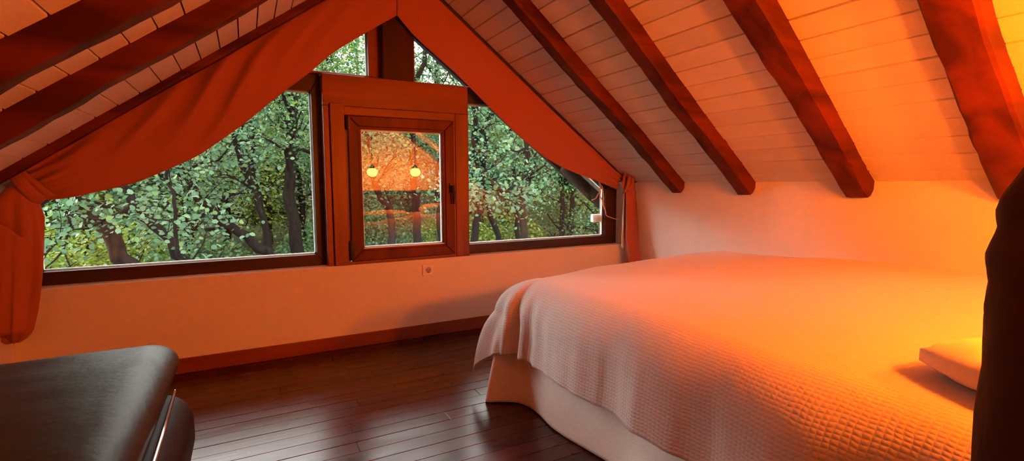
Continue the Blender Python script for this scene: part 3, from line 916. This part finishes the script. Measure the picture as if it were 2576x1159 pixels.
superbox('shell', -1.10, -.218, -2.50, -1.20, .055, .350, .12, M['leather_side'], ot)
cs = MB().tube([(-.272, -1.335, .362), (-.266, -1.7, .360), (-.264, -2.1, .358), (-.264, -2.45, .356)], [.0055, .007, .007, .007], 10)
cs.tube([(-.273, -1.315, .363), (-.272, -1.33, .362)], .004, 10)
cs.build('chrome_strip', M['chrome'], ot, smooth=True)
for fx in (-1.03, -.30):
    for fy in (-1.32, -2.42):
        MB().tube([(fx, fy, 0), (fx, fy, .06)], .02, 12).build('leg', M['metal_dark'], ot)

# ------------------------------------------------------------------ woods outside
def ground_z(x, y_):
    b = float(np.interp(y_, [0, 3, 6, 10, 14, 22, 34, 50], [-2.2, -2.0, -1.75, -1.45, -1.2, -.2, 3.0, 7.5]))
    return b + .12*nz(x*.35, y_*.35)
vs = []; fs = []
gx = np.linspace(-30, 46, 77); gy = np.r_[np.linspace(.3, 14, 40), np.linspace(15, 50, 36)]
for y_ in gy:
    for x in gx: vs.append((x, y_, ground_z(x, y_)))
for j in range(len(gy)-1):
    for i in range(len(gx)-1):
        a = j*len(gx)+i; fs.append((a, a+1, a+len(gx)+1, a+len(gx)))
struct(new_obj('ground', vs, fs, M['soil'], smooth=True))

def leaf_mesh_arrays(centers, size, r, up=.5):
    """bent round leaves, one island each"""
    n = len(centers)
    nr = r.normal(size=(n, 3)); nr[:, 2] = np.abs(nr[:, 2])*.8 + up; nr[:, 1] -= .35
    nr /= np.linalg.norm(nr, axis=1)[:, None]
    a = np.cross(nr, r.normal(size=(n, 3))); a /= np.linalg.norm(a, axis=1)[:, None]
    b = np.cross(nr, a)
    sz = size*r.uniform(.65, 1.25, size=(n, 1))
    # outline: stalk end, two shoulders each side, tip ; bent along the midrib
    ol = [(-.55, 0, 0), (-.25, .36, .07), (.2, .40, .09), (.55, 0, -.04), (.2, -.40, .09), (-.25, -.36, .07)]
    V = np.stack([centers + sz*(a*p[0] + b*p[1] + nr*p[2]) for p in ol], 1).reshape(-1, 3)
    return V
def leaves_obj(name, V, mat, parent):
    n = len(V)//6
    me = bpy.data.meshes.new(name)
    me.vertices.add(len(V)); me.vertices.foreach_set('co', V.astype(np.float32).ravel())
    idx = np.arange(n)[:, None]*6
    q = np.concatenate([idx+np.array([[0, 1, 2, 3]]), idx+np.array([[0, 3, 4, 5]])], 1).reshape(-1, 4)
    me.loops.add(q.size); me.loops.foreach_set('vertex_index', q.ravel().astype(np.int32))
    me.polygons.add(len(q)); me.polygons.foreach_set('loop_start', np.arange(0, q.size, 4, dtype=np.int32))
    me.polygons.foreach_set('loop_total', np.full(len(q), 4, dtype=np.int32))
    me.update(); me.validate()
    me.materials.append(mat)
    o = bpy.data.objects.new(name, me); C.objects.link(o)
    if parent:
        o.parent = parent; o.matrix_parent_inverse = Matrix.Translation(-parent.location)
    return o

def grow(r, start, dirv, length, rad, depth, mb, tips, sides=6):
    """a crooked limb; returns nothing, fills mb and tips"""
    n = 6; p = np.array(start, float); d = np.array(dirv, float); d /= np.linalg.norm(d)
    pts = [p.copy()]; rs = [rad]
    for i in range(n):
        d = d + r.normal(size=3)*.20 + np.array([0, 0, .04]); d /= np.linalg.norm(d)
        p = p + d*length/n; pts.append(p.copy()); rs.append(rad*(1-.75*(i+1)/n))
        if depth <= 1: tips.append(p.copy())
        if depth > 0 and i >= 1:
            for _ in range(1 if r.random() < .75 else 2):
                nd = d*.6 + r.normal(size=3)*.75; nd[2] += .1
                grow(r, p, nd, length*r.uniform(.45, .7), rs[-1]*.65, depth-1, mb, tips, max(4, sides-1))
    mb.tube([tuple(q) for q in pts], rs, sides, cap=False)

def tree(path, r0, r1, label, leaves=2600, leaf='leaf', bark='bark', size=.078, limbs=6, length=1.3, seed=0, from_=.35, spread=.22, group='trees close to the window', depth=1, side=None):
    r = np.random.default_rng(seed)
    P = smooth_path(path, 26, 2)
    P[1:-1] += r.normal(size=(24, 3))*.025
    base = Vector(P[0])
    root = empty('tree', base, label, 'tree', group)
    mb = MB(); tips = []
    n = len(P)
    rs = [r0+(r1-r0)*i/(n-1) for i in range(n)]; rs[0] *= 1.35; rs[1] *= 1.12
    mb.tube([tuple(p) for p in P], rs, 12, cap=True)
    for k in range(limbs):
        i = int((from_+(1-from_)*(k+.5)/limbs)*(n-1))
        t = P[min(i+1, n-1)]-P[max(i-1, 0)]; t /= np.linalg.norm(t)
        d = t*.5 + r.normal(size=3)*.7; d[2] += .12
        if side is not None: d += np.array(side)*.5
        grow(r, P[i], d, length*r.uniform(.7, 1.2), rs[i]*.5, depth, mb, tips, 6)
    for j in range(n//2, n): tips.append(P[j])
    mb.build('trunk', M[bark], root, smooth=True)
    T = np.array(tips); leaves = int(leaves*(.72 if group.startswith('trees close') else 1))
    c = T[r.integers(0, len(T), leaves)] + r.normal(size=(leaves, 3))*np.array([spread, spread, spread*.75])
    leaves_obj('foliage', leaf_mesh_arrays(c, size, r), M[leaf], root)
    return root

G = ground_z
def P3(*pts): return [tuple(p) for p in pts]
# trees whose trunks show in the left pane
tree(P3((-1.45, 7.0, G(-1.45, 7)), (-1.80, 7, -.22), (-2.10, 7, .30), (-2.37, 7, .80), (-2.75, 6.9, 1.6), (-3.0, 6.8, 2.6)), .17, .07,
     'thick brown leaning trunk, leftmost tree in the left pane', 2600, 'leaf', 'bark_brown', seed=1, limbs=7, from_=.55, length=1.4)
tree(P3((-.35, 6.0, G(-.3, 6)), (-.90, 6, -.09), (-1.30, 6, .50), (-1.62, 6, 1.0), (-2.0, 6, 1.7), (-2.3, 6, 2.6)), .105, .04,
     'dark forked leaning tree right of the thick brown leaning trunk', 1900, 'leaf_blue', seed=2, limbs=6, from_=.5, length=1.2)
tree(P3((-.72, 5.0, G(-.7, 5)), (-.825, 5, .13), (-.95, 5, .55), (-.86, 5, .95), (-.97, 5, 1.33), (-.9, 5, 1.9)), .04, .018,
     'thin crooked sapling with bare fine twigs, closest to the left pane', 700, 'leaf_blue', seed=3, limbs=7, from_=.45, length=.8, spread=.2)
tree(P3((.95, 8.0, G(1, 8)), (.42, 8, -.36), (.05, 8, .0), (-.42, 8, .36), (-.9, 8, .95), (-1.2, 8, 1.8)), .13, .05,
     'dark trunk slanting up to the left, low in the middle of the left pane', 2600, 'leaf_blue', seed=4, limbs=7, from_=.55, length=1.4)
tree(P3((1.02, 9.0, G(1, 9)), (1.03, 9, -.45), (.95, 9, .3), (.85, 9, .85), (1.0, 9, 1.71), (1.05, 9, 2.9), (1.2, 9, 4.0)), .16, .08,
     'upright dark tree with a forked top beside the right edge of the left pane', 3200, 'leaf', seed=5, limbs=8, from_=.5, length=1.6)
tree(P3((.55, 10, G(.5, 10)), (.35, 10, .5), (.1, 10, 1.6), (.24, 10, 2.8), (.3, 10, 4.0)), .09, .04,
     'slim upright tree high in the middle of the left pane', 2200, 'leaf', seed=6, limbs=7, from_=.4, length=1.5)
tree(P3((.5, 8.6, G(.5, 8.6)), (.3, 8.6, .6), (-.05, 8.6, 1.6), (-.2, 8.6, 2.4), (-.5, 8.6, 3.3)), .085, .04,
     'slim leaning tree left of the slim upright one in the left pane', 2000, 'leaf_blue', seed=7, limbs=7, from_=.4, length=1.4)
# casement pane
tree(P3((3.22, 9, G(3.2, 9)), (3.22, 9, -.2), (3.22, 9, .36), (2.95, 9, .9), (2.75, 9, 1.5), (2.6, 9, 2.6)), .12, .05,
     'forked tree seen through the casement pane, on its left', 2200, 'leaf', seed=8, limbs=7, from_=.45, length=1.4, side=(.6, 0, 0))
tree(P3((4.2, 10, G(4.2, 10)), (4.2, 10, .05), (4.15, 10, 1.0), (4.1, 10, 2.4), (4.25, 10, 4.0), (4.7, 9.8, 5.2)), .13, .06,
     'straight trunk seen through the casement pane, on its right', 2400, 'leaf', seed=9, limbs=7, from_=.5, length=1.5)
# right pane
tree(P3((5.47, 9, G(5.5, 9)), (5.52, 9, -.43), (5.60, 9, .3), (5.68, 9, 1.05), (5.5, 9, 2.0), (5.6, 9, 3.3)), .12, .06,
     'dark trunk at the left edge of the right pane', 2300, 'leaf_blue', seed=10, limbs=7, from_=.5, length=1.4)
tree(P3((6.95, 10, G(7, 10)), (6.76, 10, -.5), (6.45, 10, .4), (6.25, 10, 1.1), (6.3, 10, 2.2), (6.5, 10, 3.4)), .10, .05,
     'trunk leaning left, second from the left in the right pane', 2000, 'leaf', seed=11, limbs=6, from_=.5, length=1.4)
tree(P3((6.52, 8, G(6.5, 8)), (6.54, 8, -.34), (6.50, 8, .3), (6.42, 8, .94), (6.66, 8, 1.6), (6.55, 8, 2.6)), .135, .06,
     'thick reddish trunk in the middle of the right pane', 2600, 'leaf_blue', 'bark_brown', seed=12, limbs=8, from_=.5, length=1.4)
tree(P3((8.0, 11, G(8, 11)), (7.95, 11, -.5), (7.9, 11, .6), (7.8, 11, 2.0), (7.7, 11, 3.4)), .09, .05,
     'slim trunk just left of the thick reddish one in the right pane', 2000, 'leaf', seed=13, limbs=6, from_=.45, length=1.5)
tree(P3((10.7, 12, G(10.7, 12)), (10.8, 12, -.9), (10.9, 12, .4), (11.0, 12, 2.0), (10.8, 12, 3.4)), .12, .06,
     'dark trunk near the right end of the right pane', 2400, 'leaf_blue', seed=14, limbs=7, from_=.4, length=1.6)
tree(P3((2.9, 4.6, G(2.9, 4.6)), (3.0, 4.7, .3), (3.3, 4.9, 1.1), (3.65, 5, 1.37), (4.0, 5, 1.15), (4.4, 5, .92), (4.6, 5, 1.1)), .055, .03,
     'thin bough arching down across the upper left of the right pane', 900, 'leaf_blue', seed=15, limbs=6, from_=.55, length=.8, spread=.2)

tree(P3((5.3, 11, G(5.3, 11)), (5.2, 11, 1.0), (5.35, 11, 3.0), (5.2, 11, 4.6), (5.4, 11, 6.2)), .12, .05,
     'tall tree filling the small pane right of the king post', 3600, 'leaf_blue', seed=16, limbs=9, from_=.62, length=1.5, spread=.3)
# trees deeper in the wood: three kinds, copied
def copy_tree(o, loc, rz, sc):
    c = o.copy(); C.objects.link(c); c.location = loc; c.rotation_euler = (0, 0, rz); c.scale = (sc, sc, sc)
    for ch in o.children:
        d = ch.copy(); C.objects.link(d); inv = ch.matrix_parent_inverse.copy(); d.parent = c; d.matrix_parent_inverse = inv
    return c
protos = []
BLAB = 'leafy tree standing deep in the woods behind the front trunks'
for k, (lf, px) in enumerate((('leaf', -4.5), ('leaf_yellow', -3.2), ('leaf_blue', 1.6))):
    y0 = 12.5 + k*1.2
    t = tree(P3((px, y0, G(px, y0)), (px+.1, y0, .4), (px-.1, y0, 1.8), (px+.1, y0, 3.2), (px, y0, 4.3)), .12, .05, BLAB, 5200, lf, seed=40+k, limbs=13, from_=.12, length=1.7, spread=.34, group='trees deep in the woods', depth=1, size=.10)
    protos.append(t)
spots = []
rr = random.Random(5)
for row, (yy, step) in enumerate(((13.5, 2.5), (16.5, 2.9), (20, 3.4), (25, 4.2))):
    half0, half1 = -.42*(yy+3.5)-1.0, .92*(yy+3.5)+1.0
    x = half0 + rr.random()*2
    while x < half1:
        spots.append((x+rr.uniform(-.5, .5), yy+rr.uniform(-1.1, 1.1), row))
        x += step
for i, (x, y_, row) in enumerate(spots):
    p = protos[rr.choice([0, 0, 1, 2, 2])]
    c = copy_tree(p, (x, y_, G(x, y_)-.05), rr.random()*6.28, rr.uniform(.85, 1.1)*(1+.12*row))
# low bushes and undergrowth in front of the trunks
def bush(x, y_, w, h_, nlv, leaf, label, seed):
    r = np.random.default_rng(seed)
    z0 = G(x, y_)
    root = empty('bush', (x, y_, z0), label, 'bush', 'bushes under the trees')
    mb = MB(); tips = []
    for k in range(7):
        d = r.normal(size=3)*.5; d[2] = 1
        grow(r, (x+r.normal()*.1, y_+r.normal()*.1, z0), d, h_*.9, .018, 0, mb, tips, 5)
    mb.build('stems', M['bark'], root, smooth=True)
    th = r.uniform(0, 2*PI, nlv); q = r.uniform(0, 1, nlv)**.5
    c = np.stack([x+w*q*np.cos(th), y_+w*.7*q*np.sin(th), z0+h_*(1-q*q*.7)*r.uniform(.15, 1.0, nlv)**.6], 1)
    leaves_obj('foliage', leaf_mesh_arrays(c, .085, r), M[leaf], root)
bl = [(-4.0, 9.2, 1.6, 2.0, 2600, 'leaf_yellow', 'bright yellow-green bush in the lower left corner of the left pane'),
      (-2.6, 10.4, 1.5, 1.9, 2200, 'leaf_yellow', 'pale yellow-green bush behind the thick brown leaning trunk'),
      (-.9, 9.6, 1.4, 1.6, 1900, 'leaf', 'green bush low behind the dark leaning trunks in the left pane'),
      (1.9, 11.0, 1.5, 1.7, 1900, 'leaf', 'green bush low at the right end of the left pane'),
      (3.6, 12.2, 1.6, 1.9, 2000, 'leaf', 'green bush low behind the casement pane'),
      (6.2, 12.6, 1.8, 1.5, 2200, 'leaf_yellow', 'light green bush between the trunks on the left of the right pane'),
      (8.6, 13.2, 1.8, 1.6, 2200, 'leaf_yellow', 'light green bush in the middle of the right pane'),
      (11.4, 14.0, 1.9, 1.8, 2200, 'leaf', 'green bush at the right end of the right pane')]
for i, b in enumerate(bl): bush(*b, 90+i)
r = np.random.default_rng(3)
n = 9000
ux = r.uniform(-9, 20, n); uy = r.uniform(4, 20, n)
uz = np.array([G(a, b) for a, b in zip(ux, uy)]) + r.uniform(0, 1, n)**2*.5
ug = leaves_obj('undergrowth', leaf_mesh_arrays(np.stack([ux, uy, uz], 1), .10, r, .9), M['leaf_yellow'], None)
tag(ug, 'low green plants covering the forest floor', 'undergrowth', kind='stuff')

# ------------------------------------------------------------------ light
w = bpy.data.worlds.new('overcast'); S.world = w; w.use_nodes = True
nt = w.node_tree; nt.nodes.clear()
bg = nt.nodes.new('ShaderNodeBackground'); ow = nt.nodes.new('ShaderNodeOutputWorld')
bg.inputs[0].default_value = (1.0, .97, .96, 1)
# overcast sky, bright lobe added left of the gable to light wall and bed
tc = nt.nodes.new('ShaderNodeTexCoord'); dp = nt.nodes.new('ShaderNodeVectorMath'); dp.operation = 'DOT_PRODUCT'
az, el = math.radians(-52), math.radians(13)
dp.inputs[1].default_value = (math.sin(az)*math.cos(el), math.cos(az)*math.cos(el), math.sin(el))
mx_ = nt.nodes.new('ShaderNodeMath'); mx_.operation = 'MAXIMUM'; mx_.inputs[1].default_value = 0
pw = nt.nodes.new('ShaderNodeMath'); pw.operation = 'POWER'; pw.inputs[1].default_value = 10
ma = nt.nodes.new('ShaderNodeMath'); ma.operation = 'MULTIPLY_ADD'; ma.inputs[1].default_value = 68.0; ma.inputs[2].default_value = 12.5
nt.links.new(tc.outputs['Generated'], dp.inputs[0]); nt.links.new(dp.outputs['Value'], mx_.inputs[0])
nt.links.new(mx_.outputs[0], pw.inputs[0]); nt.links.new(pw.outputs[0], ma.inputs[0]); nt.links.new(ma.outputs[0], bg.inputs[1])
nt.links.new(bg.outputs[0], ow.inputs[0])

# ------------------------------------------------------------------ camera
cam = bpy.data.cameras.new('camera'); co = bpy.data.objects.new('camera', cam); C.objects.link(co)
yaw, pitch_, roll = math.radians(28.1075), math.radians(5.4057), math.radians(.1926)
fwd = Vector((math.sin(yaw)*math.cos(pitch_), math.cos(yaw)*math.cos(pitch_), -math.sin(pitch_)))
right = Vector((math.cos(yaw), -math.sin(yaw), 0)); down = fwd.cross(right)
r2 = right*math.cos(roll) + down*math.sin(roll); d2 = -right*math.sin(roll) + down*math.cos(roll)
mtx = Matrix((r2, -d2, -fwd)).transposed().to_4x4()
mtx.translation = Vector((0, -3.5159, 1.1364))
co.matrix_world = mtx
cam.sensor_fit = 'HORIZONTAL'; cam.sensor_width = 36; cam.lens = 1248.07/2576*36
cam.clip_start = .01; cam.clip_end = 200
S.camera = co
S.view_settings.view_transform = 'Standard'; S.view_settings.look = 'None'
S.view_settings.gamma = 1; S.view_settings.use_curve_mapping = False
S.view_settings.exposure = 0
S.cycles.use_denoising = True
S.cycles.max_bounces = 8; S.cycles.diffuse_bounces = 4; S.cycles.glossy_bounces = 4; S.cycles.transparent_max_bounces = 12
S.cycles.use_adaptive_sampling = True; S.cycles.adaptive_threshold = .02
